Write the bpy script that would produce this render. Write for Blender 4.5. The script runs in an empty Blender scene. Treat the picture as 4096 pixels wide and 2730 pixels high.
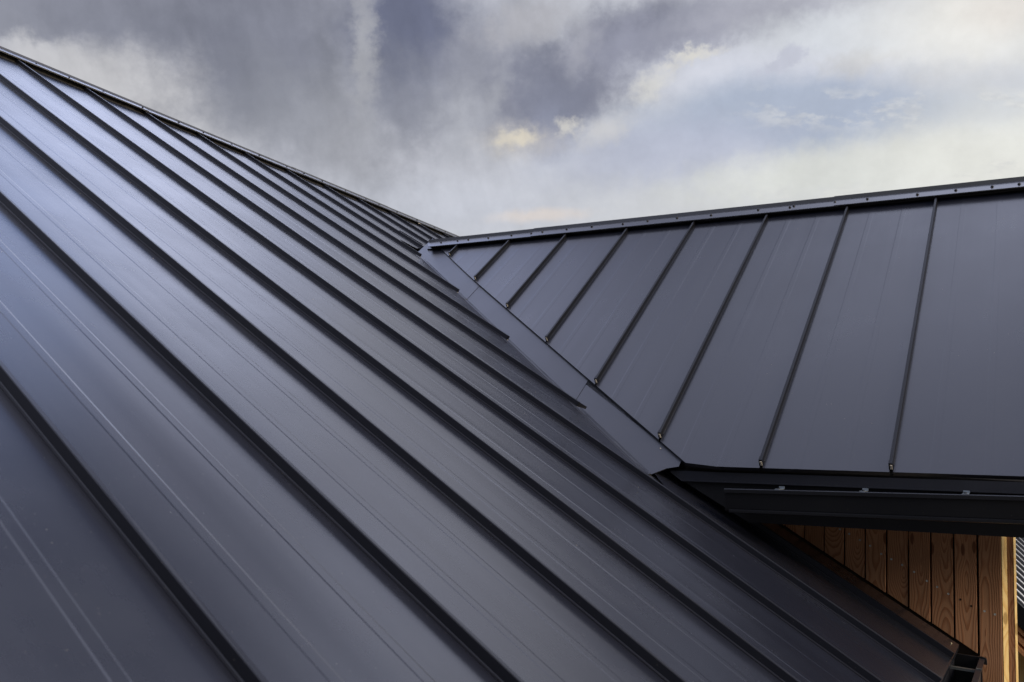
import bpy, math, random
from mathutils import Vector, Euler, Matrix
random.seed(7)
R = math.radians
C = bpy.context.scene.collection

# ---------------------------------------------------------------- camera
cam_d = bpy.data.cameras.new('camera')
cam = bpy.data.objects.new('camera', cam_d); C.objects.link(cam)
cam.rotation_euler = (1.69637, -0.05337, -1.01851)
cam.location = (0, 0, 0)
cam_d.sensor_width = 36.0
cam_d.lens = 3392.59 / 4096 * 36
cam_d.clip_start = 0.05; cam_d.clip_end = 4000
cam_d.dof.use_dof = True
cam_d.dof.focus_distance = 4.0
cam_d.dof.aperture_fstop = 5.6
sc = bpy.context.scene
sc.camera = cam
sc.view_settings.view_transform = 'Standard'
sc.view_settings.look = 'None'
sc.view_settings.exposure = 0
sc.view_settings.gamma = 1
sc.cycles.max_bounces = 8
sc.cycles.use_denoising = True

# ---------------------------------------------------------------- node helper
def lin(c):
    f = lambda v: (v / 255 / 12.92) if v / 255 <= 0.04045 else ((v / 255 + 0.055) / 1.055) ** 2.4
    return tuple(f(v) for v in c) + (1.0,)

class NT:
    def __init__(s, tree): s.t = tree; s.n = tree.nodes; s.l = tree.links
    def put(s, sock, v):
        if isinstance(v, bpy.types.NodeSocket): s.l.new(v, sock)
        elif v is not None: sock.default_value = v
    def node(s, typ, **kw):
        n = s.n.new(typ)
        for k, v in kw.items(): setattr(n, k, v)
        return n
    def m(s, op, a, b=None, c=None, clamp=False):
        n = s.node('ShaderNodeMath', operation=op, use_clamp=clamp)
        s.put(n.inputs[0], a); s.put(n.inputs[1], b); s.put(n.inputs[2], c)
        return n.outputs[0]
    def mix(s, f, a, b, kind='RGBA', blend='MIX'):
        n = s.node('ShaderNodeMix', data_type=kind)
        if kind == 'RGBA': n.blend_type = blend
        i = {'RGBA': (6, 7, 2), 'FLOAT': (2, 3, 0)}[kind]
        s.put(n.inputs[0], f); s.put(n.inputs[i[0]], a); s.put(n.inputs[i[1]], b)
        return n.outputs[i[2]]
    def noise(s, vec, scale, detail=4, rough=.5, dist=0, out=0):
        n = s.node('ShaderNodeTexNoise')
        s.put(n.inputs['Vector'], vec); n.inputs['Scale'].default_value = scale
        n.inputs['Detail'].default_value = detail; n.inputs['Roughness'].default_value = rough
        n.inputs['Distortion'].default_value = dist
        return n.outputs[out]
    def smooth(s, x, a, b):
        n = s.node('ShaderNodeMapRange', interpolation_type='SMOOTHSTEP')
        s.put(n.inputs[0], x); s.put(n.inputs[1], a); s.put(n.inputs[2], b)
        n.inputs[3].default_value = 0; n.inputs[4].default_value = 1
        return n.outputs[0]
    def vec(s, x, y, z):
        n = s.node('ShaderNodeCombineXYZ'); s.put(n.inputs[0], x); s.put(n.inputs[1], y); s.put(n.inputs[2], z)
        return n.outputs[0]
    def mapping(s, v, scale=(1, 1, 1), loc=(0, 0, 0), rot=(0, 0, 0)):
        n = s.node('ShaderNodeMapping'); s.put(n.inputs[0], v)
        n.inputs['Scale'].default_value = scale; n.inputs['Location'].default_value = loc; n.inputs['Rotation'].default_value = rot
        return n.outputs[0]

# ---------------------------------------------------------------- sky
SUN_AZ = -97.0       # degrees from +X towards +Y; the sun stands to the right, beyond the frame
SUN_EL = 24.0
w = bpy.data.worlds.new('World'); sc.world = w; w.use_nodes = True
T = NT(w.node_tree); T.n.clear()
outw = T.node('ShaderNodeOutputWorld'); bg = T.node('ShaderNodeBackground')
T.l.new(bg.outputs[0], outw.inputs[0])
nis = T.node('ShaderNodeTexSky', sky_type='NISHITA'); nis.sun_disc = False
nis.sun_elevation = R(SUN_EL); nis.sun_rotation = R(90 - SUN_AZ)
tc = T.node('ShaderNodeTexCoord'); D = tc.outputs['Generated']
sx = T.node('ShaderNodeSeparateXYZ'); T.l.new(D, sx.inputs[0])
AZ = T.m('MULTIPLY', T.m('ARCTAN2', sx.outputs[1], sx.outputs[0]), 180 / math.pi)
EL = T.m('MULTIPLY', T.m('ARCSINE', sx.outputs[2]), 180 / math.pi)
# conformal sky chart (degrees about az 32, el 10) so cloud shapes are not stretched
F0 = (math.cos(R(32)) * math.cos(R(10)), math.sin(R(32)) * math.cos(R(10)), math.sin(R(10)))
R0 = (math.sin(R(32)), -math.cos(R(32)), 0.0)
U0 = tuple(Vector(R0).cross(Vector(F0)))
def dot3(v):
    n = T.node('ShaderNodeVectorMath', operation='DOT_PRODUCT'); T.l.new(D, n.inputs[0]); n.inputs[1].default_value = v
    return n.outputs['Value']
kk = T.m('DIVIDE', 114.5916, T.m('ADD', 1.002, dot3(F0)))
SX = T.m('MULTIPLY', dot3(R0), kk); SY = T.m('MULTIPLY', dot3(U0), kk)
chart = T.vec(SX, SY, 0.0)
def warp(scale, detail, off, rough=.55):
    n = T.node('ShaderNodeTexNoise'); T.put(n.inputs['Vector'], T.mapping(chart, (scale, scale, 1), off))
    n.inputs['Scale'].default_value = 1; n.inputs['Detail'].default_value = detail; n.inputs['Roughness'].default_value = rough
    q = T.node('ShaderNodeSeparateColor'); T.l.new(n.outputs[1], q.inputs[0])
    return [T.m('SUBTRACT', q.outputs[k], .5) for k in range(3)]
W1 = warp(.16, 9, (3.1, 7.7, 0), .66)
W2 = warp(.055, 3, (11.3, 2.9, 4))
WX = T.m('ADD', W1[0], T.m('MULTIPLY', W2[0], .6)); WY = T.m('ADD', W1[1], T.m('MULTIPLY', W2[1], .6)); WZ = W2[2]
fine = W1[2]
W3 = warp(.85, 7, (5.3, 1.9, 9), .62)
W4 = warp(.33, 6, (1.3, 8.8, 2), .55)
strk = T.m('SUBTRACT', T.noise(T.vec(T.m('ADD', T.m('ADD', T.m('MULTIPLY', SX, .27), T.m('MULTIPLY', SY, .07)), T.m('MULTIPLY', W1[0], .7)), T.m('MULTIPLY', SY, 0.06), 3.0), 1.0, 6, .58), .5)

def blob(col, az, el, rx, ry, rot, c, edge=.8, warp=10., amt=1., fin=0.):
    """one cloud mass: a soft ellipse on the chart, its rim torn by the noise"""
    small = min(rx, ry) < 2.2
    wx, wy, fn = (W3[0], W3[1], W3[2]) if small else (WX, WY, fine)
    x = T.m('ADD', T.m('SUBTRACT', SX, az), T.m('MULTIPLY', wx, warp * (1.5 if small else 2.2)))
    y = T.m('ADD', T.m('SUBTRACT', SY, el), T.m('MULTIPLY', wy, warp * (1.1 if small else 2.2)))
    cr, sr = math.cos(R(rot)), math.sin(R(rot))
    u = T.m('ADD', T.m('MULTIPLY', x, cr / rx), T.m('MULTIPLY', y, sr / rx))
    v = T.m('ADD', T.m('MULTIPLY', x, -sr / ry), T.m('MULTIPLY', y, cr / ry))
    r = T.m('SQRT', T.m('ADD', T.m('MULTIPLY', u, u), T.m('MULTIPLY', v, v)))
    if fin: r = T.m('ADD', r, T.m('MULTIPLY', fn, fin))
    k = T.smooth(r, 1 + edge, max(0.0, 1 - edge))
    return T.mix(T.m('MULTIPLY', k, amt), col, lin(c))

el_g = T.smooth(EL, 4.0, 30.0)
az_g = T.smooth(AZ, 60.0, 0.0)
low = T.mix(az_g, lin((186, 189, 200)), lin((224, 224, 219)))
high = T.mix(az_g, lin((176, 178, 190)), lin((214, 217, 224)))
col = T.mix(el_g, low, high)
CLOUDS = [
 (0, 95, 175, 60, 0, (222, 229, 262), .12, 3, 1.0, .1),      # unseen sky above the frame, its lights and darks shaped for roof reflections
 (18, 60, 26, 9, 0, (352, 362, 405), .6, 2, .92, .1),
 (-20, 49, 13, 7, 0, (340, 348, 398), .7, 2, .9, .1),
 (-6, 27.7, 32, 5.4, 8, (350, 362, 408), .28, 1.4, .97, .3),
 (17, 26.0, 20, 4.2, -3, (270, 272, 292), .3, 1.2, .9, .3),
 (-14, 37, 10, 4.5, 20, (268, 312, 412), .8, 1, .9, .1),
 (4, 45, 21, 12, 4, (66, 74, 104), .55, 1, .98, .1),  # unseen dark patch, added to dim the reflection in the near sheets
 # light ground above the left ridge
 (-24.09, 11.32, 8.37, 3.99, -14.3, (206, 205, 207), 0.6, 2.5, 0.9, 0.5),
 (-10.02, 7.78, 9.38, 3.39, 3.7, (190, 191, 199), 0.7, 2.5, 0.9, 0.4),
 (-5.64, 6.05, 9.26, 2.01, 3.3, (200, 203, 213), 0.8, 2, 0.8, 0.3),
 # grey lid, top left, and its thick lobe
 (-30.46, 15.97, 9.76, 1.64, 5.7, (146, 148, 160), 0.4, 2.6, 0.95, 0.7),
 (-24.22, 17.26, 6.49, 2.40, 6.8, (137, 139, 152), 0.6, 2.6, 0.9, 0.6),
 (-17.05, 14.65, 7.24, 4.78, -24.8, (124, 126, 139), 0.55, 3.4, 1.0, 0.9),
 (-14.56, 10.25, 4.69, 3.59, -5.6, (147, 149, 158), 0.9, 3.5, 0.85, 1.4),
 (-11.49, 9.65, 2.53, 2.51, 4.0, (172, 173, 180), 1.0, 3, 0.6, 1.2),
 (-14.37, 17.52, 4.06, 1.56, 5.1, (134, 136, 149), 0.8, 3, 0.8, 0.8),
 # darkest column, with a light cleft on its left
 (-7.46, 16.49, 3.79, 5.05, 12.0, (108, 112, 133), 0.55, 3.0, 1.0, 0.8),
 (-6.17, 11.95, 3.71, 2.77, 3.6, (143, 145, 156), 0.9, 3.5, 0.85, 1.4),
 (-10.56, 15.20, 0.72, 4.02, 0.3, (170, 171, 177), 0.9, 2.0, 0.85, 0.9),
 (-2.63, 15.72, 2.55, 3.23, 3.3, (146, 148, 161), 0.8, 3, 0.8, 1.0),
 (-3.55, 11.00, 2.01, 2.24, 13.3, (184, 186, 194), 0.9, 2.5, 0.7, 1.0),
 # third mass slanting up to the right, its tip hanging
 (4.77, 15.54, 7.06, 2.57, 26.3, (132, 134, 150), 0.5, 2.6, 1.0, 1.0),
 (1.93, 13.37, 2.43, 2.61, 2.7, (130, 133, 150), 0.6, 2.5, 0.95, 1.0),
 (1.68, 11.28, 0.86, 1.40, 2.8, (144, 148, 167), 0.8, 1.5, 0.9, 0.8),
 (9.64, 17.57, 6.34, 1.64, 15.5, (151, 153, 169), 0.55, 2.5, 0.95, 0.9),
 (14.92, 18.97, 5.05, 1.29, 10.5, (176, 177, 189), 0.7, 2.5, 0.85, 0.7),
 (-0.05, 17.94, 2.68, 1.11, 14.9, (183, 183, 190), 0.8, 2.5, 0.9, 1.0),
 (3.29, 16.56, 0.85, 1.61, -17.6, (176, 177, 187), 1.0, 2, 0.6, 1.0),
 (-2.08, 13.30, 0.57, 1.65, -21.8, (176, 178, 186), 1.0, 1.5, 0.6, 1.0),
 # white veil and blue-grey bank on the right
 (16.11, 15.45, 8.80, 1.92, 4.9, (216, 219, 230), 0.5, 1.6, 0.95, 0.6),
 (21.83, 17.57, 6.54, 1.55, -0.3, (220, 224, 230), 0.6, 2, 0.9, 0.5),
 (18.77, 12.90, 11.58, 2.27, 5.0, (176, 186, 205), 0.45, 1.2, 0.97, 0.35),
 (9.14, 10.20, 7.35, 1.96, 7.2, (186, 191, 209), 0.7, 1.4, 0.85, 0.35),
 (27.30, 15.10, 4.52, 0.88, -2.5, (192, 197, 210), 0.6, 0.9, 0.85, 0.4),
 (16.31, 16.11, 1.59, 0.64, 28.7, (200, 203, 217), 0.35, 2.2, 0.8, 0.9),
 (20.64, 15.94, 1.79, 0.68, 10.2, (205, 203, 200), 0.7, 1.0, 0.5, 1.6),
 (27.11, 18.13, 4.96, 3.03, -1.2, (240, 238, 232), 0.8, 2, 0.85, 0.4),
 (29.05, 19.06, 2.75, 1.24, -1.8, (232, 224, 216), 0.8, 1, 0.5, 0.4),
 (22.75, 9.64, 10.73, 1.69, 8.3, (224, 226, 221), 0.6, 1.4, 0.92, 0.9),
 (29.60, 9.90, 5.39, 3.71, 0.7, (237, 237, 230), 0.8, 1.5, 0.85, 0.6),
 # cream rims where light breaks through
 (8.03, 14.31, 1.23, 0.65, 42.0, (222, 221, 217), 0.9, 1.8, 0.8, 1.6),
 (10.59, 16.32, 1.52, 0.35, 19.5, (229, 226, 218), 0.9, 2.4, 0.85, 1.8),
 (-0.21, 10.48, 2.16, 0.90, 3.0, (206, 202, 198), 0.9, 1.5, 0.7, 1.0),
 (-0.22, 10.68, 1.21, 0.48, 11.0, (226, 217, 198), 0.8, 1.6, 0.8, 2.6),
 (2.92, 11.34, 0.75, 0.50, 2.7, (220, 217, 210), 0.8, 2.0, 0.8, 2.4),
 (5.35, 11.45, 1.43, 0.72, 22.5, (211, 210, 210), 0.9, 1.1, 0.7, 2.0),
 (1.37, 5.68, 2.77, 0.40, 6.0, (224, 213, 205), 0.7, 0.7, 0.7, 1.0),
]
for (a, e, rx, ry, ro, c, ed, wp, am, fi) in CLOUDS:
    col = blob(col, a, e, rx, ry, ro, c, ed, wp, am, fi)
# streaks, cloud relief and small cumulus tops in the bright right part
rel = T.m('ADD', 1.0, T.m('ADD', T.m('ADD', T.m('MULTIPLY', fine, .46), T.m('ADD', T.m('MULTIPLY', W4[0], T.m('ADD', .10, T.m('MULTIPLY', T.smooth(SX, 12, -2), .14))), T.m('MULTIPLY', W3[2], .08))), T.m('ADD', T.m('MULTIPLY', strk, T.m('MULTIPLY', T.smooth(SX, 8, -4), .58)), T.m('MULTIPLY', WZ, .15))))
col = T.mix(1.0, col, T.vec(rel, rel, rel), blend='MULTIPLY')
# small cumulus tops in the bright right part, in two broken rows
pv = T.vec(T.m('MULTIPLY', SX, .30), T.m('MULTIPLY', SY, .62), 7.7)
puff_n = T.noise(pv, 1.0, 9, .62)
def band(y, h, x0_, x1_): return T.m('MULTIPLY', T.smooth(T.m('ABSOLUTE', T.m('SUBTRACT', SY, y)), h, h * .3), T.smooth(SX, x0_, x1_))
b1 = T.m('ADD', band(13.2, 1.8, 12, 17), T.m('ADD', band(6.5, 2.6, 9, 20), band(10.0, 2.5, 24, 28)), clamp=True)
pm = T.m('MULTIPLY', T.smooth(puff_n, .50, .60), b1)
shade = T.mix(T.smooth(T.noise(pv, 3.0, 5, .6), .35, .6), lin((205, 205, 206)), lin((240, 238, 231)))
col = T.mix(T.m('MULTIPLY', pm, .33), col, shade)
# clear air shows a little between the clouds
clear = T.node('ShaderNodeMix', data_type='RGBA', blend_type='MULTIPLY'); clear.inputs[0].default_value = 1
T.l.new(nis.outputs[0], clear.inputs[6]); clear.inputs[7].default_value = (.08, .08, .08, 1)
col = T.mix(.06, col, clear.outputs[2])
# unseen dark bank low behind the camera, added to keep cap faces dark
back = T.smooth(dot3(F0), .15, -.35)
col = T.mix(T.m('MULTIPLY', back, T.m('MULTIPLY', T.smooth(T.m('ADD', EL, T.m('MULTIPLY', WX, 12.)), 34, 12), .94)), col, lin((64, 68, 80)))
# below the horizon: dull land tone
col = T.mix(T.smooth(EL, 1.0, -3.0), col, lin((96, 96, 88)))
T.l.new(col, bg.inputs[0]); bg.inputs[1].default_value = 1.0
w.cycles.sampling_method = 'MANUAL'; w.cycles.sample_map_resolution = 1024

# ---------------------------------------------------------------- sun, low and veiled
sd = bpy.data.lights.new('sun', 'SUN'); sun = bpy.data.objects.new('sun', sd); C.objects.link(sun)
sd.energy = 2.6; sd.angle = R(24); sd.color = (1.0, .82, .58)
az, el = R(SUN_AZ), R(SUN_EL)
dvec = Vector((math.cos(az) * math.cos(el), math.sin(az) * math.cos(el), math.sin(el)))
sun.rotation_euler = dvec.to_track_quat('Z', 'Y').to_euler()

# ---------------------------------------------------------------- object helpers
def link(o, parent=None):
    C.objects.link(o)
    if parent is not None: o.parent = parent
    return o
def thing(name, label, cat, group=None):
    o = bpy.data.objects.new(name, None); link(o); o.empty_display_size = .1
    o['label'] = label; o['category'] = cat
    if group: o['group'] = group
    return o
class MB:
    def __init__(s): s.v = []; s.f = []; s.mi = []
    def face(s, pts, mi=0):
        i = len(s.v); s.v += [tuple(p) for p in pts]; s.f.append(tuple(range(i, i + len(pts)))); s.mi.append(mi)
    def box(s, x0, x1, y0, y1, z0, z1, mi=0):
        P = [(x0, y0, z0), (x1, y0, z0), (x1, y1, z0), (x0, y1, z0), (x0, y0, z1), (x1, y0, z1), (x1, y1, z1), (x0, y1, z1)]
        i = len(s.v); s.v += P
        for q in ((0, 3, 2, 1), (4, 5, 6, 7), (0, 1, 5, 4), (1, 2, 6, 5), (2, 3, 7, 6), (3, 0, 4, 7)):
            s.f.append(tuple(i + k for k in q)); s.mi.append(mi)
    def sweep(s, sections, closed=True, caps=True, mi=0):
        """skin a list of equal-length point rings"""
        i = len(s.v); n = len(sections[0])
        for r in sections: s.v += [tuple(p) for p in r]
        for a in range(len(sections) - 1):
            for k in range(n if closed else n - 1):
                k2 = (k + 1) % n
                s.f.append((i + a * n + k, i + a * n + k2, i + (a + 1) * n + k2, i + (a + 1) * n + k)); s.mi.append(mi)
        if caps and closed:
            s.f.append(tuple(i + k for k in range(n))[::-1]); s.mi.append(mi)
            s.f.append(tuple(i + (len(sections) - 1) * n + k for k in range(n))); s.mi.append(mi)
    def tube(s, a, b, r, n=10, mi=0, r2=None):
        a, b = Vector(a), Vector(b); d = (b - a).normalized(); q = d.to_track_quat('Z', 'Y')
        r2 = r if r2 is None else r2
        ring = lambda c, rr: [c + q @ Vector((rr * math.cos(t * 2 * math.pi / n), rr * math.sin(t * 2 * math.pi / n), 0)) for t in range(n)]
        s.sweep([ring(a, r), ring(b, r2)], mi=mi)
    def build(s, name, mats, parent=None, bevel=0, smooth=False, centre=None):
        if centre is not None: s.v = [tuple(Vector(p) - Vector(centre)) for p in s.v]
        me = bpy.data.meshes.new(name); me.from_pydata(s.v, [], s.f)
        mats = mats if isinstance(mats, (list, tuple)) else [mats]
        for m in mats: me.materials.append(m)
        for p, k in zip(me.polygons, s.mi): p.material_index = k; p.use_smooth = smooth
        me.update()
        import bmesh
        bm = bmesh.new(); bm.from_mesh(me)
        bmesh.ops.recalc_face_normals(bm, faces=bm.faces[:]) if bevel else None
        bm.to_mesh(me); bm.free()
        o = bpy.data.objects.new(name, me); link(o, parent)
        if centre is not None: o.location = centre
        if bevel:
            b = o.modifiers.new('b', 'BEVEL'); b.width = bevel; b.segments = 2; b.limit_method = 'ANGLE'; b.angle_limit = R(40)
        return o

# ---------------------------------------------------------------- materials
def mat(name):
    m = bpy.data.materials.new(name); m.use_nodes = True
    t = NT(m.node_tree); b = m.node_tree.nodes['Principled BSDF']
    return m, t, b

def metal_paint(name, base, rough, axis, ior=1.5, spec=.5, wave=.10, stain=.3):
    """dark coated sheet: satin paint with oil-canning along the pan and faint dust"""
    m, t, b = mat(name)
    co = t.node('ShaderNodeTexCoord').outputs['Object']
    st = (7, .55, .55) if axis == 'y' else (.55, 7, .55)
    st2 = (60, 1.2, 1.2) if axis == 'y' else (1.2, 60, 1.2)
    long_n = t.noise(t.mapping(co, st), 1.0, 1, .4)
    brush = t.noise(t.mapping(co, st2), 1.0, 4, .6)
    dust = t.noise(co, 2.2, 6, .65)
    speck = t.noise(co, 160, 2, .5)
    sp = t.smooth(speck, .735, .77)
    dst = t.smooth(dust, .45, .75)
    c = t.mix(t.m('MULTIPLY', dst, stain), base, (base[0] * 1.5 + .006, base[1] * 1.45 + .006, base[2] * 1.25 + .005, 1))
    c = t.mix(t.m('MULTIPLY', sp, .5), c, (.16, .15, .13, 1))
    t.put(b.inputs['Base Color'], c)
    r = t.m('ADD', rough, t.m('ADD', t.m('MULTIPLY', t.m('SUBTRACT', brush, .5), .025), t.m('MULTIPLY', t.m('SUBTRACT', dust, .5), .12)))
    t.put(b.inputs['Roughness'], r)
    b.inputs['IOR'].default_value = ior
    b.inputs['Specular IOR Level'].default_value = spec
    grain = t.noise(co, 900, 2, .5)
    h = t.m('ADD', t.m('MULTIPLY', long_n, .0020 * wave / .1), t.m('ADD', t.m('MULTIPLY', brush, .00001), t.m('MULTIPLY', grain, .00002)))
    bp = t.node('ShaderNodeBump'); bp.inputs['Strength'].default_value = 1; bp.inputs['Distance'].default_value = 1
    t.put(bp.inputs['Height'], h); t.l.new(bp.outputs[0], b.inputs['Normal'])
    return m

ROOF = (.0125, .014, .022, 1)
M_A = metal_paint('dark_roof_sheet_main', ROOF, .265, 'y', ior=1.68, spec=.5)
M_B = metal_paint('dark_roof_sheet_wing', ROOF, .29, 'x', ior=1.68, spec=.5)
M_TRIM = metal_paint('dark_trim_sheet', (.018, .020, .030, 1), .34, 'x', ior=1.62, wave=.03)
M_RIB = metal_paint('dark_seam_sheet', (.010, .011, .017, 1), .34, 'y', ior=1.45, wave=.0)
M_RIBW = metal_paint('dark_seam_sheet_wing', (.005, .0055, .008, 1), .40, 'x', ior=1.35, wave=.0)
M_BLK = metal_paint('black_eave_sheet', (.006, .0065, .009, 1), .42, 'x', ior=1.45, wave=.02)
def plain(name, c, rough=.6, metallic=0., n=0.15, scale=20):
    m, t, b = mat(name)
    co = t.node('ShaderNodeTexCoord').outputs['Object']
    k = t.noise(co, scale, 5, .6)
    t.put(b.inputs['Base Color'], t.mix(t.smooth(k, .3, .7), tuple(x * (1 - n) for x in c[:3]) + (1,), tuple(x * (1 + n) for x in c[:3]) + (1,)))
    b.inputs['Roughness'].default_value = rough; b.inputs['Metallic'].default_value = metallic
    return m
M_CUT = plain('bare_cut_metal', (.80, .74, .62, 1), .5, .0, .35, 250)
M_SCREW = plain('painted_screw', (.012, .012, .016, 1), .4)
M_ZINC = plain('zinc_screw', (.62, .66, .66, 1), .45, .1)
M_CLIP = plain('galvanised_clip', (.30, .35, .40, 1), .4, .6)
M_FOAM = plain('closure_foam', (.026, .024, .022, 1), .9, 0, .5, 60)
M_DECK = plain('underlay_board', (.03, .028, .026, 1), .9)
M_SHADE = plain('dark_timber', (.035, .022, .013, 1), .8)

def wood(name, light, dark, tint=1.0, ring=95.):
    m, t, b = mat(name)
    oi = t.node('ShaderNodeObjectInfo').outputs['Random']
    co = t.node('ShaderNodeTexCoord').outputs['Object']
    sp = t.node('ShaderNodeSeparateXYZ'); t.l.new(co, sp.inputs[0])
    x, y, z = sp.outputs
    # each board is cut at its own place from a log whose pith wanders: this draws the cathedral arches
    zz = t.m('ADD', z, t.m('MULTIPLY', oi, 37.0))
    wob = t.noise(t.vec(t.m('MULTIPLY', oi, 9.0), 0.0, t.m('MULTIPLY', zz, 1.0)), 1.5, 2, .45)
    wob2 = t.noise(t.vec(t.m('MULTIPLY', oi, 19.0), 4.0, zz), 2.2, 2, .5)
    d = t.m('ADD', t.m('MULTIPLY', t.m('SUBTRACT', wob, .5), .30), t.m('MULTIPLY', t.m('SUBTRACT', oi, .5), .03))
    yy = t.m('ADD', t.m('ADD', y, t.m('MULTIPLY', t.m('SUBTRACT', t.m('FRACT', t.m('MULTIPLY', oi, 7.13)), .5), .05)), t.m('MULTIPLY', t.m('SUBTRACT', wob2, .5), .04))
    loc = t.noise(t.vec(t.m('MULTIPLY', yy, 16.), t.m('MULTIPLY', oi, 30.), t.m('MULTIPLY', zz, 4.0)), 1.0, 3, .5)
    r = t.m('SQRT', t.m('ADD', t.m('MULTIPLY', yy, yy), t.m('MULTIPLY', d, d)))
    r = t.m('ADD', r, t.m('MULTIPLY', t.m('SUBTRACT', loc, .5), .016))
    vo = t.node('ShaderNodeTexVoronoi'); vo.voronoi_dimensions = '2D'; vo.inputs['Scale'].default_value = 1
    t.put(vo.inputs['Vector'], t.vec(t.m('ADD', t.m('MULTIPLY', y, 7.5), t.m('MULTIPLY', oi, 31.)), t.m('MULTIPLY', zz, 2.3), 0.0))
    kd = vo.outputs['Distance']
    r = t.m('ADD', r, t.m('MULTIPLY', t.smooth(kd, .30, .02), .018))
    saw = t.m('FRACT', t.m('MULTIPLY', r, ring))
    late = t.m('MULTIPLY', t.smooth(saw, .35, .85), t.smooth(saw, 1.0, .93))
    fib = t.noise(t.vec(t.m('MULTIPLY', y, 420.), t.m('MULTIPLY', x, 420.), t.m('MULTIPLY', zz, 9.)), 1.0, 3, .6)
    blot = t.noise(t.vec(t.m('MULTIPLY', y, 7.), t.m('MULTIPLY', oi, 11.), t.m('MULTIPLY', zz, 3.)), 1.0, 4, .6)
    c = t.mix(t.m('MULTIPLY', late, .58), light, dark)
    c = t.mix(t.m('MULTIPLY', t.smooth(kd, .075, .045), .8), c, tuple(v * .45 for v in dark[:3]) + (1,))
    c = t.mix(t.m('MULTIPLY', t.smooth(fib, .35, .75), .22), c, tuple(v * .55 for v in light[:3]) + (1,))
    br = t.m('ADD', .70, t.m('ADD', t.m('MULTIPLY', blot, .35), t.m('MULTIPLY', oi, .22)))
    c = t.mix(1.0, c, t.vec(br, br, br), blend='MULTIPLY')
    t.put(b.inputs['Base Color'], c)
    b.inputs['Roughness'].default_value = .62
    b.inputs['Specular IOR Level'].default_value = .3
    bp = t.node('ShaderNodeBump'); bp.inputs['Strength'].default_value = .6; bp.inputs['Distance'].default_value = .0008
    t.put(bp.inputs['Height'], t.m('ADD', late, t.m('MULTIPLY', fib, .6))); t.l.new(bp.outputs[0], b.inputs['Normal'])
    return m
M_LARCH = wood('larch_board', (.60, .320, .180, 1), (.29, .088, .028, 1), ring=120.)
M_LITWOOD = wood('sunlit_wood', (.90, .68, .32, 1), (.70, .42, .13, 1), ring=60.)  # sunlit yellow put into the base colour of trim and shed wall
M_LOG = wood('log_timber', (.70, .34, .15, 1), (.34, .11, .03, 1))

# ---------------------------------------------------------------- measured geometry
tA, hA, x0, sA = .5638, .9093, .8898, .5          # main slope: z = tA*y - hA, seams at x0 + n*sA
tB, hB, y0, sB = .8618, 3.1748, 4.0555, .5077     # wing slope: z = tB*x - hB, seams at y0 - m*sB
NA = Vector((0, -tA, 1)).normalized(); NB = Vector((-tB, 0, 1)).normalized()
cA, cB = NA.z, NB.z
YE, YR, YC = .311, 6.035, 6.09                     # main: eave, panel top, ridge centre
XE, XR, XC = 3.643, 5.60, 5.64                     # wing: eave, panel top, ridge centre
XT, YT = 3.601, 1.477                              # foot of the valley
XWALL = 4.307
XEND = 4.245                                       # last sheet stops short of the timber wall
XL, XRT = -3.11, 9.89
def A(x, y, h=0.): return Vector((x, y, tA * y - hA)) + NA * h
def B(x, y, h=0.): return Vector((x, y, tB * x - hB)) + NB * h
def yv(x): return (tB * x - hB + hA) / tA          # valley, in plan
def xv(y): return (tA * y - hA + hB) / tB
FL = -.016                                         # valley sheet lies this far below the pans

house = thing('house', 'house with dark standing seam metal roofs meeting in a valley and a larch board wall', 'house')

# decks: closed roof bodies under the sheets
mb = MB()
def deck_A(xa, xb, ylo_a, ylo_b, yhi_a, yhi_b):
    t0, t1 = -.016, -.14
    ring = lambda x, lo, hi: [A(x, lo, t0), A(x, hi, t0), A(x, hi, t1), A(x, lo, t1)]
    mb.sweep([ring(xa, ylo_a, yhi_a), ring(xb, ylo_b, yhi_b)])
deck_A(XL, XEND - .02, YE + .02, YE + .02, YC - .01, YC - .01)
deck_A(XEND - .02, XC, yv(4.3) - .25, yv(XC) - .25, YC - .01, YC - .01)
deck_A(XC, XRT, yv(XC) - .25, YE + .5, YC - .01, YC - .01)
bk = [(XL, YC, tA * YC - hA - .016), (XRT, YC, tA * YC - hA - .016), (XRT, YC + 6, tA * (YC - 6) - hA), (XL, YC + 6, tA * (YC - 6) - hA)]
mb.face(bk)
mb.face([(p[0], p[1], p[2] - .14) for p in bk][::-1])
main_roof = mb.build('main_roof', M_DECK, house)
mb = MB()
YG = -.42                                          # wing gable end
def deck_B(ya, yb, xlo_a, xlo_b):
    t0, t1 = -.016, -.10
    ring = lambda y, lo: [B(lo, y, t0), B(XC - .01, y, t0), B(XC - .01, y, t1), B(lo, y, t1)]
    mb.sweep([ring(ya, xlo_a), ring(yb, xlo_b)])
deck_B(YG, YT - .12, XE + .03, XE + .03)
deck_B(YT - .12, yv(XC) - .3, XE + .03, xv(yv(XC) - .3) + .02)
zb = tB * XC - hB - .016
bk = [(XC, YG, zb), (XC, yv(XC), zb), (XC + 2.0, yv(XC), zb - 2 * tB), (XC + 2.0, YG, zb - 2 * tB)]
mb.face(bk); mb.face([(p[0], p[1], p[2] - .1) for p in bk][::-1])
wing_roof = mb.build('wing_roof', M_DECK, house)

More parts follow.
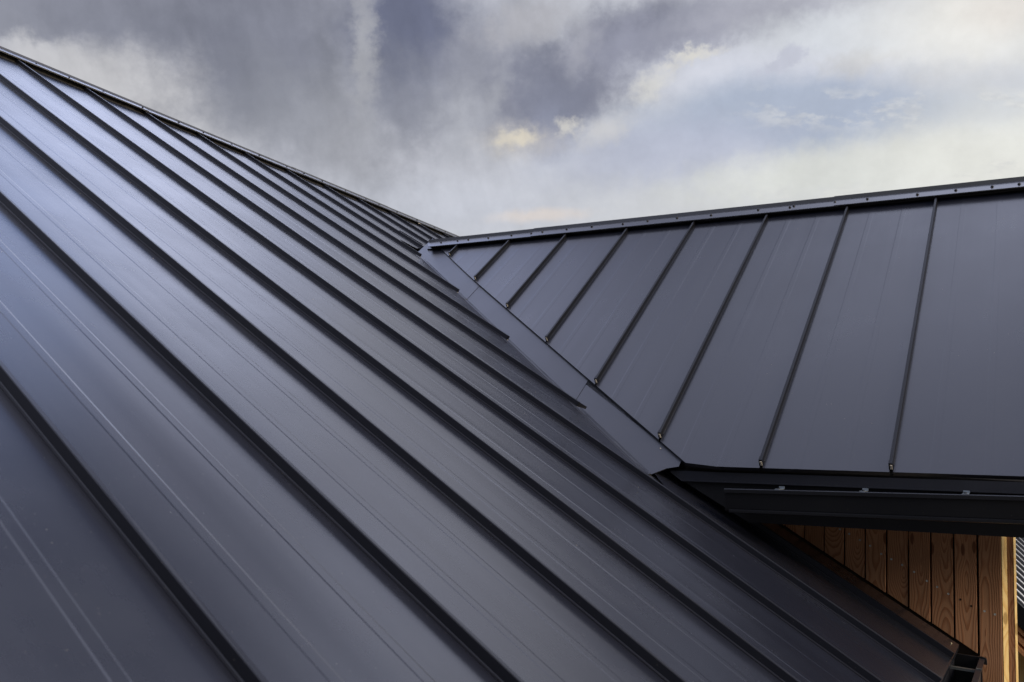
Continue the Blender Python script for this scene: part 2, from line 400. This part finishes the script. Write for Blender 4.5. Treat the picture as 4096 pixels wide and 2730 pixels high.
# --- main slope pans
def cut_y(x, off):                                 # lower end of the upper pans: a line beside the valley
    xx = x if x <= XC else 2 * XC - x
    return yv(xx + off)
def a_intervals(x, off):
    if x <= XT - off + .02: return [(YE, YR)]
    out = []
    if x <= XEND + 1e-4: out.append((YE, YT - .02 + (x - XT) * .9))
    out.append((max(cut_y(x, off), YE), YR))
    return out
W = .5
PROF = [(0.016, 0), (.140, 0), (.1445, .00045), (.1655, .00045), (.170, 0), (.320, 0), (.3245, .00045), (.3455, .00045), (.350, 0), (.4995, 0)]
PCUT = .095
def strip(mb, xa, ha, xb, hb, ia, ib, lip):
    (la, ua), (lb, ub) = ia, ib
    n = max(1, int((ua - la) / .6))
    for k in range(n):
        f0, f1 = k / n, (k + 1) / n
        mb.face([A(xa, la + (ua - la) * f0, ha), A(xb, lb + (ub - lb) * f0, hb), A(xb, lb + (ub - lb) * f1, hb), A(xa, la + (ua - la) * f1, ha)])
    if lip:   # turned-down drip at the eave
        p, q = A(xa, la, ha), A(xb, lb, hb)
        d = Vector((0, .004, -.026))
        mb.face([q, p, p + d, q + d])
    elif la > YE + .01:
        p, q = A(xa, la, ha), A(xb, lb, hb); mb.face([q, p, p - NA * .007, q - NA * .007])
for n in range(-8, 18):
    xs = x0 + n * sA
    if xs > XRT - .3: break
    pr = [(xs + a, h) for a, h in PROF]
    extra = [XT - PCUT + .02, XT - PCUT + .021, XEND, XEND + .0002, XC]
    for e in extra:
        if pr[0][0] < e < pr[-1][0]:
            for k in range(len(pr) - 1):
                if pr[k][0] < e < pr[k + 1][0]:
                    f = (e - pr[k][0]) / (pr[k + 1][0] - pr[k][0]); pr.insert(k + 1, (e, pr[k][1] + f * (pr[k + 1][1] - pr[k][1]))); break
    mb = MB()
    for (xa, h1), (xb, h2) in zip(pr, pr[1:]):
        if xb - xa < .003: 
            if xb - xa < 1e-6: continue
        ia, ib = a_intervals(xa + 1e-6, PCUT), a_intervals(xb - 1e-6, PCUT)
        if len(ia) != len(ib): ib = a_intervals(xa + 2e-6, PCUT) if len(a_intervals(xa + 2e-6, PCUT)) == len(ia) else ib
        if len(ia) != len(ib): continue
        for p, q in zip(ia, ib):
            if p[1] - p[0] > .02: strip(mb, xa, h1, xb, h2, p, q, abs(p[0] - YE) < 1e-3)
    mb.build('roof_panel', M_A, main_roof)

# --- main slope seams
RIBP = [(-.0065, 0), (-.0062, .0018), (-.0022, .0026), (-.0005, .0038), (0, .0250), (.0016, .0268), (.0105, .0268), (.0125, .0245), (.0125, 0)]
def seam_A(x, lo, hi, bent=False):
    mb = MB()
    N = max(2, int((hi - lo) / .22))
    wv = 0.
    ph = random.random() * 6
    rings = []
    for k in range(N + 1):
        y = lo + (hi - lo) * k / N
        wv = wv * .7 + random.uniform(-.0006, .0006)
        rings.append([A(x + a + (wv if h > .01 else wv * .4), y, h + .0004 + (random.uniform(-.0003, .0003) if h > .02 else 0)) for a, h in RIBP])
    mb.sweep(rings)
    # folded end tab, bare at the cut
    mb.face([A(x - .0006, lo - .003, .001), A(x + .0125, lo - .003, .001), A(x + .0125, lo - .003, .026), A(x - .0006, lo - .003, .026)], 0)
    mb.face([A(x + .001, lo - .0035, .0005), A(x + .0115, lo - .0035, .0005), A(x + .0115, lo - .0035, .003), A(x + .001, lo - .0035, .003)], 1)
    if bent:
        mb.face([A(x, lo - .003, .002), A(x + .0, lo - .003, .027), A(x + .045, lo - .03, .020), A(x + .04, lo - .03, .006)], 0)
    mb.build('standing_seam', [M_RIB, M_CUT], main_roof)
for n in range(-8, 18):
    x = x0 + n * sA
    if x > XRT - .1: break
    for (lo, hi) in a_intervals(x, .062):
        if lo > YE + .01 and hi > YR - .01: seam_A(x, lo, hi, n == 6)
        elif hi < YR - .01: seam_A(x, lo + .004, hi)
        else: seam_A(x, lo + .004, hi)

# --- wing pans and seams
def xe(y): return 3.643 + (1.32 - y) * .030         # the eave runs a little out of square
def xcut(y):
    if y < YT - .135: return xe(y)
    return max(XE, xv(y) + .150 + max(0, (y - 3.6)) * .03)
YTOPB = 4.36
def strip_B(mb, ya, ha, yb, hb_):
    la, lb = xcut(ya), xcut(yb)
    if la > XR - .02 and lb > XR - .02: return
    la, lb = min(la, XR - .01), min(lb, XR - .01)
    n = 4
    for k in range(n):
        f0, f1 = k / n, (k + 1) / n
        mb.face([B(la + (XR - la) * f0, ya, ha), B(la + (XR - la) * f1, ya, ha), B(lb + (XR - lb) * f1, yb, hb_), B(lb + (XR - lb) * f0, yb, hb_)])
    p, q = B(la, ya, ha), B(lb, yb, hb_)
    mb.face([p, q, q - NB * .019, p - NB * .019], 1)
for m in range(-1, 9):
    ys = y0 - m * sB                                # seam; the pan lies on its far (lower y) side
    lo = max(ys - sB, YG)
    pr = [(ys - a, h) for a, h in PROF]
    pr = [(ys - .008 - (a - .016) * (sB - .012) / .4835, h) for a, h in PROF]
    e = YT - .135
    for k in range(len(pr) - 1):
        if pr[k + 1][0] < e < pr[k][0]:
            f = (e - pr[k][0]) / (pr[k + 1][0] - pr[k][0]); pr.insert(k + 1, (e, pr[k][1] + f * (pr[k + 1][1] - pr[k][1]))); break
    mb = MB()
    for (ya, h1), (yb, h2) in zip(pr, pr[1:]):
        if ya < YG: break
        strip_B(mb, yb, h2, ya, h1)
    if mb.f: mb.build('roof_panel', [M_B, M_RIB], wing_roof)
RB = [(.0075, 0), (.0075, .024), (.0055, .0265), (-.0050, .0265), (-.0062, .0252), (-.0066, .003), (-.008, .002), (-.0095, 0)]
for m in range(0, 9):
    y = y0 - m * sB
    lo = xcut(y) + .012
    if lo > XR: continue
    mb = MB()
    mb.sweep([[B(x, y + a, h + .0004) for a, h in RB] for x, a_ in zip([lo + .02 + (XR - lo - .02) * k / 6 for k in range(7)], [0] * 7)])
    # end cap of bare folded sheet, leaning out of the cut
    a, b_ = -.0068, .0080
    mb.sweep([[B(lo, y + a, .000), B(lo, y + b_, .000), B(lo + .003, y + b_, .028), B(lo + .003, y + a, .028)],
              [B(lo + .02, y + a, .0), B(lo + .02, y + b_, .0), B(lo + .02, y + b_, .028), B(lo + .02, y + a, .028)]], mi=0)
    mb.sweep([[B(lo - .002, y + a + .001, h), B(lo - .002, y + b_ - .006, h), B(lo - .0005, y + b_ - .006, h), B(lo - .0005, y + a + .001, h)] for h in (.002, .023)], mi=1)
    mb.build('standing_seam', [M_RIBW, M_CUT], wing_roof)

# --- valley sheet, lapped in lengths
vf = None
knots = [(XT, YT), (4.05, yv(4.05)), (4.95, yv(4.95)), (5.565, yv(5.565))]
VP = []
def vpoint(x, side, wdt, h):                        # a point beside the crease at plan offset wdt
    y = yv(x)
    if side == 'A': return A(x - wdt, y, FL + h)
    return B(x + wdt, y, FL + h)
mb = MB()
for i in range(3):
    xa, xb = knots[i][0] - (.05 if i else 0), knots[i + 1][0]
    lift = .0022 * (2 - i) if True else 0
    lift = .0022 * i
    ring = lambda x: [vpoint(x, 'A', .16, lift + .011), vpoint(x, 'A', .0035, lift), vpoint(x, 'A', .0, lift + .003), vpoint(x, 'B', .0035, lift), vpoint(x, 'B', .20, lift)]
    n = 6
    pts = [ring(xa + (xb - xa) * k / n) for k in range(n + 1)]
    mb.sweep(pts, closed=False)
    r0 = pts[0]
    mb.sweep([r0, [p - Vector((0, 0, .003)) for p in r0]], closed=False)
TEAR = [(6.052, 5.098), (6.06, 5.026), (6.067, 4.83)]
valley = mb.build('valley_flashing', M_TRIM, house)
# foot of the valley: B side runs out to the eave, A side is torn
mb = MB()
q = FL
mb.face([vpoint(XT, 'B', 0, 0), B(3.636, 1.428, q), B(XE + .006, 1.375, q), B(XE + .16, 1.375, q), vpoint(XT, 'B', .20, 0)])
mb.face([B(3.636, 1.428, q), vpoint(XT, 'B', 0, 0), vpoint(XT, 'B', 0, -.004), B(3.636, 1.428, q - .004)])
A_ = lambda u, v, h=0: A(u, v, FL + h)
mb.face([A_(XT, YT, .002), A_(XT, YT + .0, .002) + Vector((.0, .002, 0)), A_(3.60 + .05, yv(3.65), .002), A_(3.50, 1.62, .002), A_(3.50, 1.535, .002), A_(3.548, 1.522, .004), A_(3.565, 1.515, .006)])
mb.build('flashing_foot', M_TRIM, valley)
# worn edge of the fold, the paint rubbed through in places
M_WORN, t, b = mat('worn_edge')
wn_ = t.noise(t.node('ShaderNodeTexCoord').outputs['Object'], 9.0, 6, .7)
t.put(b.inputs['Base Color'], t.mix(t.smooth(wn_, .46, .56), (.03, .031, .036, 1), (.20, .19, .17, 1))); b.inputs['Roughness'].default_value = .4
mb = MB()
rs = []
for k in range(25):
    x = XT + .004 + k * .081
    c = vpoint(x, 'A', 0, .0036)
    rs.append([c + Vector((0, .0009, 0)), c + Vector((0, 0, .0009)), c - Vector((0, .0009, 0)), c - Vector((0, 0, .0009))])
mb.sweep(rs)
mb.build('worn_fold', M_WORN, valley)
# torn strip of underlay metal where the topmost short seam ends
mb = MB()
for (h1, h2, o) in ((.002, .016, 0), (.001, .004, -.03)):
    T_ = TEAR
    mb.sweep([[A(x + o, y, h1), A(x + o, y + .006, h2), A(x + o, y + .012, h2 - .001), A(x + o, y + .02, h1)] for x, y in T_])
mb.build('bent_strip', M_TRIM, valley)

# --- ridge caps
def screw(mb, P, N, r=.0062):
    N = N.normalized()
    mb.tube(P, P + N * .002, r * 1.55, 12)
    mb.tube(P + N * .002, P + N * .0095, r, 6)
# main ridge: flange edge at y=5.93, raised box in the middle
mb = MB()
hf, yf, yb_, ym = .045, 5.962, 6.088, 6.112
zt = A(0, yb_, hf).z + .026
joints = [XL, 1.75, 3.87, 5.55, 6.93, XRT]
for i in range(5):
    xa, xb = joints[i], joints[i + 1] + (.05 if i < 4 else 0)
    d = .0028 * (i % 2)
    def ring(x):
        r = [Vector((x, 5.970, 2.492 + d)), Vector((x, 5.968, 2.500 + d)), Vector((x, 6.076, 2.561 + d)), Vector((x, 6.077, 2.5743 + d)), Vector((x, 2 * ym - 6.077, 2.5743 + d))]
        e = [Vector((p.x, 2 * ym - p.y, p.z)) for p in (r[2], r[1], r[0])]
        return r + e
    mb.sweep([ring(xa), ring((xa + xb) / 2), ring(xb)], closed=False)
    mb.face(ring(xa)[2:6])
capA = mb.build('ridge_cap', metal_paint('ridge_sheet_main', (.030, .031, .036, 1), .27, 'x', ior=2.0, wave=.03), house)
x = -2.9; k = 0
while x < 9.3:
    smb = MB(); screw(smb, Vector((x, 6.020 + random.uniform(-.008, .008), 2.5305)), NA); smb.build('ridge_screw', M_SCREW, capA)
    k += 1; x += (.31, .24, .27, .36)[k % 4] * random.uniform(.85, 1.15)
# profiled closure under it, foam and dirt showing
mb = MB()
for n in range(-8, 18):
    xs = x0 + n * sA + .014
    if xs > 9.3: break
    for j in range(6):
        a, b_ = xs + j * .081, xs + (j + 1) * .081
        o = random.uniform(-.004, .004)
        mb.face([A(a, 6.005 + o, .0015), A(b_, 6.005 + o, .0015), A(b_, 6.02, .030), A(a, 6.02, .030)])
        mb.face([A(a, 5.972 + o, .0008), A(b_, 5.972 + o, .0008), A(b_, 6.005 + o, .0016), A(a, 6.005 + o, .0016)])
mb.build('closure_strip', M_FOAM, capA)

# wing ridge
mb = MB()
hf, xf, xb_, xm = .045, 5.571, 5.635, 5.656
zt = B(xb_, 0, hf).z + .026
joints = [4.40, 3.36, 1.98, YG]
ytop = [4.40, 3.36, 1.10, YG]
for i in range(3):
    ya, yb2 = ytop[i], ytop[i + 1] - (.04 if i < 2 else 0)
    d = (0, .0035, .007)[i]
    def ring(y, sk=0):
        q = Vector((5.605, y, 1.701 + d)); r = [Vector((5.543, y - sk, 1.640 + d)), Vector((5.541, y - sk, 1.646 + d)), q, Vector((5.606, y, 1.7261 + d)), Vector((2 * xm - 5.606, y, 1.7261 + d))]
        e = [Vector((2 * xm - p.x, p.y, p.z)) for p in (r[2], r[1], r[0])]
        return r + e
    mb.sweep([ring(ya, .05 if i == 0 else .01), ring((ya + yb2) / 2), ring(yb2)], closed=False)
    mb.face(ring(ya, .05 if i == 0 else .01)[1:7])
capB = mb.build('ridge_cap', metal_paint('ridge_sheet_wing', (.010, .0105, .014, 1), .26, 'y', ior=2.25, wave=.03), house)
for x, y in zip([5.611, 5.612, 5.597, 5.58, 5.584, 5.58, 5.583, 5.585, 5.586, 5.578, 5.586, 5.586, 5.575, 5.581, 5.574, 5.585, 5.581, 5.574, 5.566, 5.571, 5.569, 5.568], [4.251, 4.08, 3.972, 3.771, 3.553, 3.365, 3.268, 3.054, 2.839, 2.581, 2.389, 2.163, 1.911, 1.586, 1.374, 1.351, 1.09, 0.894, 0.606, 0.397, 0.206, 0.069]):
    smb = MB(); d = .007 if y < 1.08 else (.0035 if y < 3.34 else 0)
    xw = min(max(x, 5.562), 5.585); screw(smb, Vector((xw, y, 1.646 + (xw - 5.541) * .86 + d)), NB); smb.build('ridge_screw', M_SCREW, capB)
mb = MB()
for j in range(60):
    a, b_ = 4.36 - j * .08, 4.36 - (j + 1) * .08
    if b_ < YG: break
    o = random.uniform(-.003, .003)
    mb.face([B(5.592 + o, a, .001), B(5.592 + o, b_, .001), B(5.60, b_, .024), B(5.60, a, .024)])
mb.build('closure_strip', M_RIB, capB)

# --- wing eave: fascia, gutter
mb = MB()
zl = lambda a, b, y: a + b * (y - .05)             # eave lines fall slightly towards the valley
def vring(x0_, x1_, y, zt_, zb_): return [Vector((x0_, y, zt_)), Vector((x0_, y, zb_)), Vector((x1_, y, zb_)), Vector((x1_, y, zt_))]
mb.sweep([vring(3.70, 3.725, YG, zl(-.03, -.028, YG), zl(-.226, -.035, YG)),
          vring(3.70, 3.725, 1.069, zl(-.03, -.028, 1.069), -.262),
          vring(3.70, 3.725, 1.40, -.055, -.088)])
fascia = mb.build('fascia', M_BLK, house)
mb = MB()
mb.sweep([vring(3.684, 3.690, YG, zl(-.024, -.028, YG), zl(-.066, -.0295, YG)),
          vring(3.684, 3.690, 1.369, zl(-.024, -.028, 1.369), -.105),
          vring(3.684, 3.690, 1.422, -.062, -.071)])
mb.sweep([vring(3.676, 3.684, YG, zl(-.062, -.0295, YG), zl(-.067, -.0295, YG)),
          vring(3.676, 3.684, 1.369, zl(-.062, -.0295, 1.369), -.1055)])
mb.build('drip_edge', M_TRIM, fascia)
# soffit back to the wall
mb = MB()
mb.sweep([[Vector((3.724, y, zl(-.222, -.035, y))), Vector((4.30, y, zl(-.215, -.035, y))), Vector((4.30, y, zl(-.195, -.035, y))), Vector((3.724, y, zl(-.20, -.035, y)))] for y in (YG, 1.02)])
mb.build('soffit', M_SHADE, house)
mb = MB()
GP = [(3.640, -.006), (3.640, -.086), (3.590, -.094), (3.578, -.088), (3.574, -.080), (3.566, -.016), (3.556, -.014), (3.556, 0.0), (3.562, .003), (3.574, .001), (3.574, -.004)]
GI = [(3.577, -.006), (3.577, -.078), (3.582, -.084), (3.592, -.089), (3.634, -.082), (3.634, -.006)]
YGL = 1.134
def gsec(y): return [Vector((x, y, zl(-.074, -.046, y) + z)) for x, z in GP + GI]
mb.sweep([gsec(YG - .02), gsec(.4), gsec(YGL)])
# stop end, slanting back
g = lambda x, z, y: Vector((x, y, zl(-.074, -.046, y) + z))
mb.face([g(3.556, 0, YGL), g(3.566, -.016, YGL - .003), g(3.574, -.088, YGL - .018), g(3.640, -.088, YGL - .018), g(3.640, -.004, YGL)])
mb.face([g(3.558, 0, YGL - .003), g(3.568, -.016, YGL - .006), g(3.576, -.088, YGL - .021), g(3.640, -.088, YGL - .021), g(3.640, -.004, YGL - .003)][::-1])
# ledge line along the front
mb.sweep([[g(3.572, -.082, y), g(3.566, -.086, y), g(3.566, -.095, y), g(3.578, -.098, y)] for y in (YG - .02, YGL - .02)])
gutter = mb.build('gutter', M_BLK, house)
mb = MB()
mb.box(3.628, 3.645, YG, 1.09, -.088, -.070)
mb.v = [(x, y, z + (-.046) * (y - .05) * .9 - .006) for x, y, z in mb.v]
mb.build('back_flange', M_BLK, gutter)
for y in (.915, .590, .236, -.12):
    mb = MB()
    z = zl(-.074, -.046, y)
    mb.box(3.563, 3.640, y - .009, y + .009, z + .0035, z + .0060)
    mb.box(3.637, 3.640, y - .011, y + .011, z + .0060, z + .016)
    mb.box(3.563, 3.5655, y - .011, y + .011, z - .012, z + .0035)
    mb.tube((3.585, y, z + .006), (3.585, y, z + .010), .006, 12, 1)
    mb.build('gutter_clip', [M_CLIP, M_SCREW], gutter)

# --- main eave gutter
mb = MB()
G2 = [(.330, -.755), (.330, -.868), (.318, -.878), (.242, -.878), (.228, -.868), (.226, -.778), (.214, -.778), (.212, -.768), (.232, -.766), (.232, -.772)]
G2I = [(.231, -.775), (.232, -.866), (.243, -.874), (.317, -.874), (.326, -.866), (.326, -.755)]
mb.sweep([[Vector((x, y, z)) for y, z in G2 + G2I] for x in (XL, 0, 4.19)])
mgut = mb.build('gutter', M_TRIM, house)
mb = MB()
mb.box(4.190, 4.200, .222, .334, -.882, -.762)
mb.sweep([[Vector((x, .203, -.790)), Vector((x, .206, -.764)), Vector((x, .222, -.760)), Vector((x, .240, -.762)), Vector((x, .240, -.79))] for x in (4.188, 4.203)])
mb.build('end_cap', M_BLK, mgut, bevel=.002)
for x in (3.945, 3.33, 2.72, 2.1, 1.5):
    mb = MB()
    mb.box(x, x + .022, .232, .328, -.774, -.771)
    mb.box(x, x + .003, .232, .328, -.780, -.774)
    mb.box(x - .0, x + .022, .213, .232, -.7665, -.764)
    mb.build('gutter_bracket', plain('grey_bracket', (.17, .19, .20, 1), .4, .5) if x == 3.945 else bpy.data.materials['grey_bracket'], mgut)
# eave board and wall under the main eave
mb = MB(); mb.box(XL, 4.18, .345, .37, -.97, -.775)
mb.build('eave_board', M_BLK, house)

# --- timber walls
GZ = -3.4
mb = MB()
mb.box(4.345, 6.95, .24, 3.0, GZ, -.236)
mb.box(XL, 4.325, .80, 3.0, GZ, -1.0)
mb.sweep([[Vector((x, y, z)) for x, z in ((4.345, -.232), (4.345, .44), (5.64, 1.55), (6.95, .44), (6.95, -.232))] for y in (.24, .34)])
sheath = mb.build('wall', M_SHADE, house)
y00, bw = .7896, .0916
YB = [y00 - k * bw for k in range(-5, 7)]
gap = .0065
prot = [0, .001, 0, .001, .003, 0, .0035, .0, .004, .003, .004, .0]
for i in range(len(YB) - 1):
    ya, yb = YB[i] - gap * (.3), YB[i + 1] + gap * (.7)
    if ya > 1.10: pass
    mb = MB()
    xa = XWALL - prot[i]
    zs = lambda y: tA * y - hA + .003
    top = -.20
    if zs(yb) > top: continue
    ya2 = min(ya, (top + hA) / tA - .004)
    bvl = .0022
    ring = lambda z0_, z1_: [Vector((xa + bvl, ya2, z0_)), Vector((xa, ya2 - bvl, z0_)), Vector((xa, yb + bvl, z1_)), Vector((xa + bvl, yb, z1_)), Vector((xa + .020, yb, z1_)), Vector((xa + .020, ya2, z0_))]
    mb.sweep([ring(zs(ya2), zs(yb)), ring(top, top)])
    mb.build('wall_board', M_LARCH, sheath, centre=(XWALL, (ya + yb) / 2, -.5 - .1 * (i % 4)))
mb = MB()
xa = XWALL - .005
ring = lambda z: [Vector((xa + .002, .2365, z)), Vector((xa, .2345, z)), Vector((xa, .1535, z)), Vector((xa + .003, .1505, z)), Vector((xa + .024, .1505, z)), Vector((xa + .024, .2365, z))]
mb.sweep([ring(GZ), ring(-.2)])
mb.build('wall_board', M_LARCH, sheath, centre=(XWALL, .194, -.55))
mb = MB()
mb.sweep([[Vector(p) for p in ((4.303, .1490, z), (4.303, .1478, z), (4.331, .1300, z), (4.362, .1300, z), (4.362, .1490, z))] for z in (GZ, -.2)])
mb.build('corner_trim', M_LITWOOD, sheath, centre=(4.32, .13, -.5))
mb = MB()
mb.sweep([[Vector(p) for p in ((4.333, .1292, z), (4.333, .1183, z), (4.350, .1183, z), (4.350, .1292, z))] for z in (GZ, -.2)])
mb.sweep([[Vector(p) for p in ((4.335, .1172, z), (4.335, .1055, z), (4.352, .1055, z), (4.352, .1172, z))] for z in (GZ, -.2)])
mb.build('corner_board', M_LARCH, sheath, centre=(4.34, .10, -.5))
mb = MB(); mb.box(4.3635, 4.378, .0975, .236, GZ, -.24); mb.build('corner_backing', M_SHADE, sheath)  # dark backing box added to stop sun leaking through the trim gaps
mb = MB()
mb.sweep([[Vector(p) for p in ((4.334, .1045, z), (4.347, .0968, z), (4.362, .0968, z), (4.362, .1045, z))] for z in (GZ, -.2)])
mb.build('corner_trim', M_LITWOOD, sheath, centre=(4.32, .13, -.5))
for k, (y, z) in enumerate([(.81, -.298), (.769, -.315), (.722, -.339), (.677, -.36), (.629, -.392), (.587, -.411), (.542, -.431), (.492, -.456), (.44, -.489), (.399, -.51), (.355, -.534), (.308, -.552), (.266, -.574), (.216, -.588), (.177, -.596)]):
    i = max(j for j in range(len(YB)) if YB[j] >= y) if y < YB[0] else 0
    xw_ = XWALL - (prot[i] if i < len(prot) and y > .24 else .005)
    mb = MB(); r = .0048
    ring = lambda rr, x_: [Vector((x_, y + rr * math.cos(a * math.pi / 7), z + rr * math.sin(a * math.pi / 7))) for a in range(14)]
    mb.sweep([ring(r, xw_ + .001), ring(r, xw_ - .0008), ring(r * .45, xw_ - .0002)], caps=True)
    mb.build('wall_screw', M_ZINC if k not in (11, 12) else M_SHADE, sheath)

# --- neighbouring building seen past the corner
nb = thing('shed', 'timber building with ribbed metal roof seen past the house corner at the right edge', 'shed')
M_NROOF, t, b = mat('sky_lit_ribbed_roof')
b.inputs['Base Color'].default_value = (.80, .84, .90, 1); b.inputs['Roughness'].default_value = .35  # near-white base stands in for bright sky reflected by dark metal
mb = MB(); mb2 = MB()
def NP(x, y, h=0): return Vector((x, y, -.70 + (x - 11) * .21 + (y - .16) * .95 + h))
x = 8.9
while x < 12.4:
    mb.face([NP(x, 1.5), NP(x, -5), NP(x + .17, -5), NP(x + .17, 1.5)])
    mb2.sweep([[NP(x, y, .0), NP(x + .012, y, .035), NP(x + .04, y, .035), NP(x + .06, y, .0)] for y in (-5, 1.5)])
    x += .17
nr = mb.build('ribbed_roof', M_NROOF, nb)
mb2.build('roof_ribs', M_RIB, nr)
mb = MB()
mb.sweep([[NP(8.9, y, .02), NP(8.86, y, .02), NP(8.86, y, -.17), NP(8.9, y, -.17)] for y in (-5, 1.5)])
mb.build('verge_board', M_BLK, nb)
for k in range(3):
    mb = MB()
    mb.sweep([[NP(8.92 + .01, y, -.17 - k * .085), NP(8.88, y, -.19 - k * .085), NP(8.88, y, -.235 - k * .085), NP(8.93, y, -.252 - k * .085), NP(9.1, y, -.252 - k * .085), NP(9.1, y, -.17 - k * .085)] for y in (-5, 1.5)])
    mb.build('log_plank', M_LOG, nb)
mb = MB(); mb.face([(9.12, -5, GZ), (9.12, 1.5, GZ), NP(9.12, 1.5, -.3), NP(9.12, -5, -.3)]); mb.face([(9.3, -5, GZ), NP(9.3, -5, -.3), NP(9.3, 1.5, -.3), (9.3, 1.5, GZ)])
mb.build('shed_wall', M_LITWOOD, nb)

# --- ground
mb = MB()
mb.face([(-900, -900, GZ), (900, -900, GZ), (900, 900, GZ), (-900, 900, GZ)])
M_G = plain('bare_ground', (.11, .10, .075, 1), .95, 0, .4, .8)
g = mb.build('ground', M_G); g['kind'] = 'structure'

# --- loose bits lying on the roof
def bit(name, label, cat, pts, m, up):
    mb = MB(); c = sum(pts, Vector()) / len(pts)
    mb.sweep([[p for p in pts], [p + up for p in pts]])
    o = mb.build(name, m); o['label'] = label; o['category'] = cat
    return o
M_CHIP = plain('pale_chip', (.62, .54, .40, 1), .7, 0, .2, 200)
P = B(3.757, 1.566, FL); 
def flake(P, U, V, N, r, m, name, label, cat, n=7):
    pts = [P + N * .0006 + U * (r * math.cos(k * 2 * math.pi / n) * random.uniform(.5, 1.2)) + V * (r * .55 * math.sin(k * 2 * math.pi / n) * random.uniform(.5, 1.2)) for k in range(n)]
    return bit(name, label, cat, pts, m, N * r * .35)
CH1 = (3.737, 1.498); CH2 = (7.40, 5.97); CH3 = (4.16, .335)
ex = Vector((1, 0, 0)); ey = Vector((0, 1, 0))
UA = Vector((0, 1, tA)).normalized(); UB = Vector((1, 0, tB)).normalized()
flake(B(*CH1, FL), (UB + ey).normalized(), (UB - ey).normalized(), NB, .006, M_CHIP, 'wood_chip', 'tan chip of debris on the valley flashing below the lowest short seam', 'chip')
flake(A(*CH2, .02), ex, UA, NA, .022, M_CHIP, 'foam_scrap', 'pale scrap sticking out under the far end of the left ridge cap', 'scrap')
flake(A(*CH3, .0), ex, UA, NA, .010, M_CHIP, 'wood_splinter', 'thin pale splinter on the last roof sheet beside the timber wall', 'splinter', 4)
mb = MB()
for k in range(210):
    if k % 3:
        x, y = random.uniform(.7, 5.0), random.uniform(.5, 4.4)
        if y < yv(x) + .25 and x > 3.4 or (x < 2.2 and y < 1.9): continue
        P, U, V, N = A(x, y), ex, UA, NA
    else:
        x, y = random.uniform(3.9, 5.5), random.uniform(.1, 3.0)
        if x < xv(y) + .3: continue
        P, U, V, N = B(x, y), UB, ey, NB
    r = random.uniform(.0007, .0018)
    a = random.uniform(0, 3)
    u = U * math.cos(a) + V * math.sin(a); v = V * math.cos(a) - U * math.sin(a)
    mb.sweep([[P + u * r, P + v * r * .5, P - u * r, P - v * r * .5], [P + u * r + N * r * .4, P + v * r * .5 + N * r * .4, P - u * r + N * r * .4, P - v * r * .5 + N * r * .4]])
o = mb.build('sawdust_specks', M_CHIP); o['kind'] = 'stuff'; o['label'] = 'scattered pale specks of sawdust lying on the dark roof sheets'; o['category'] = 'dust'
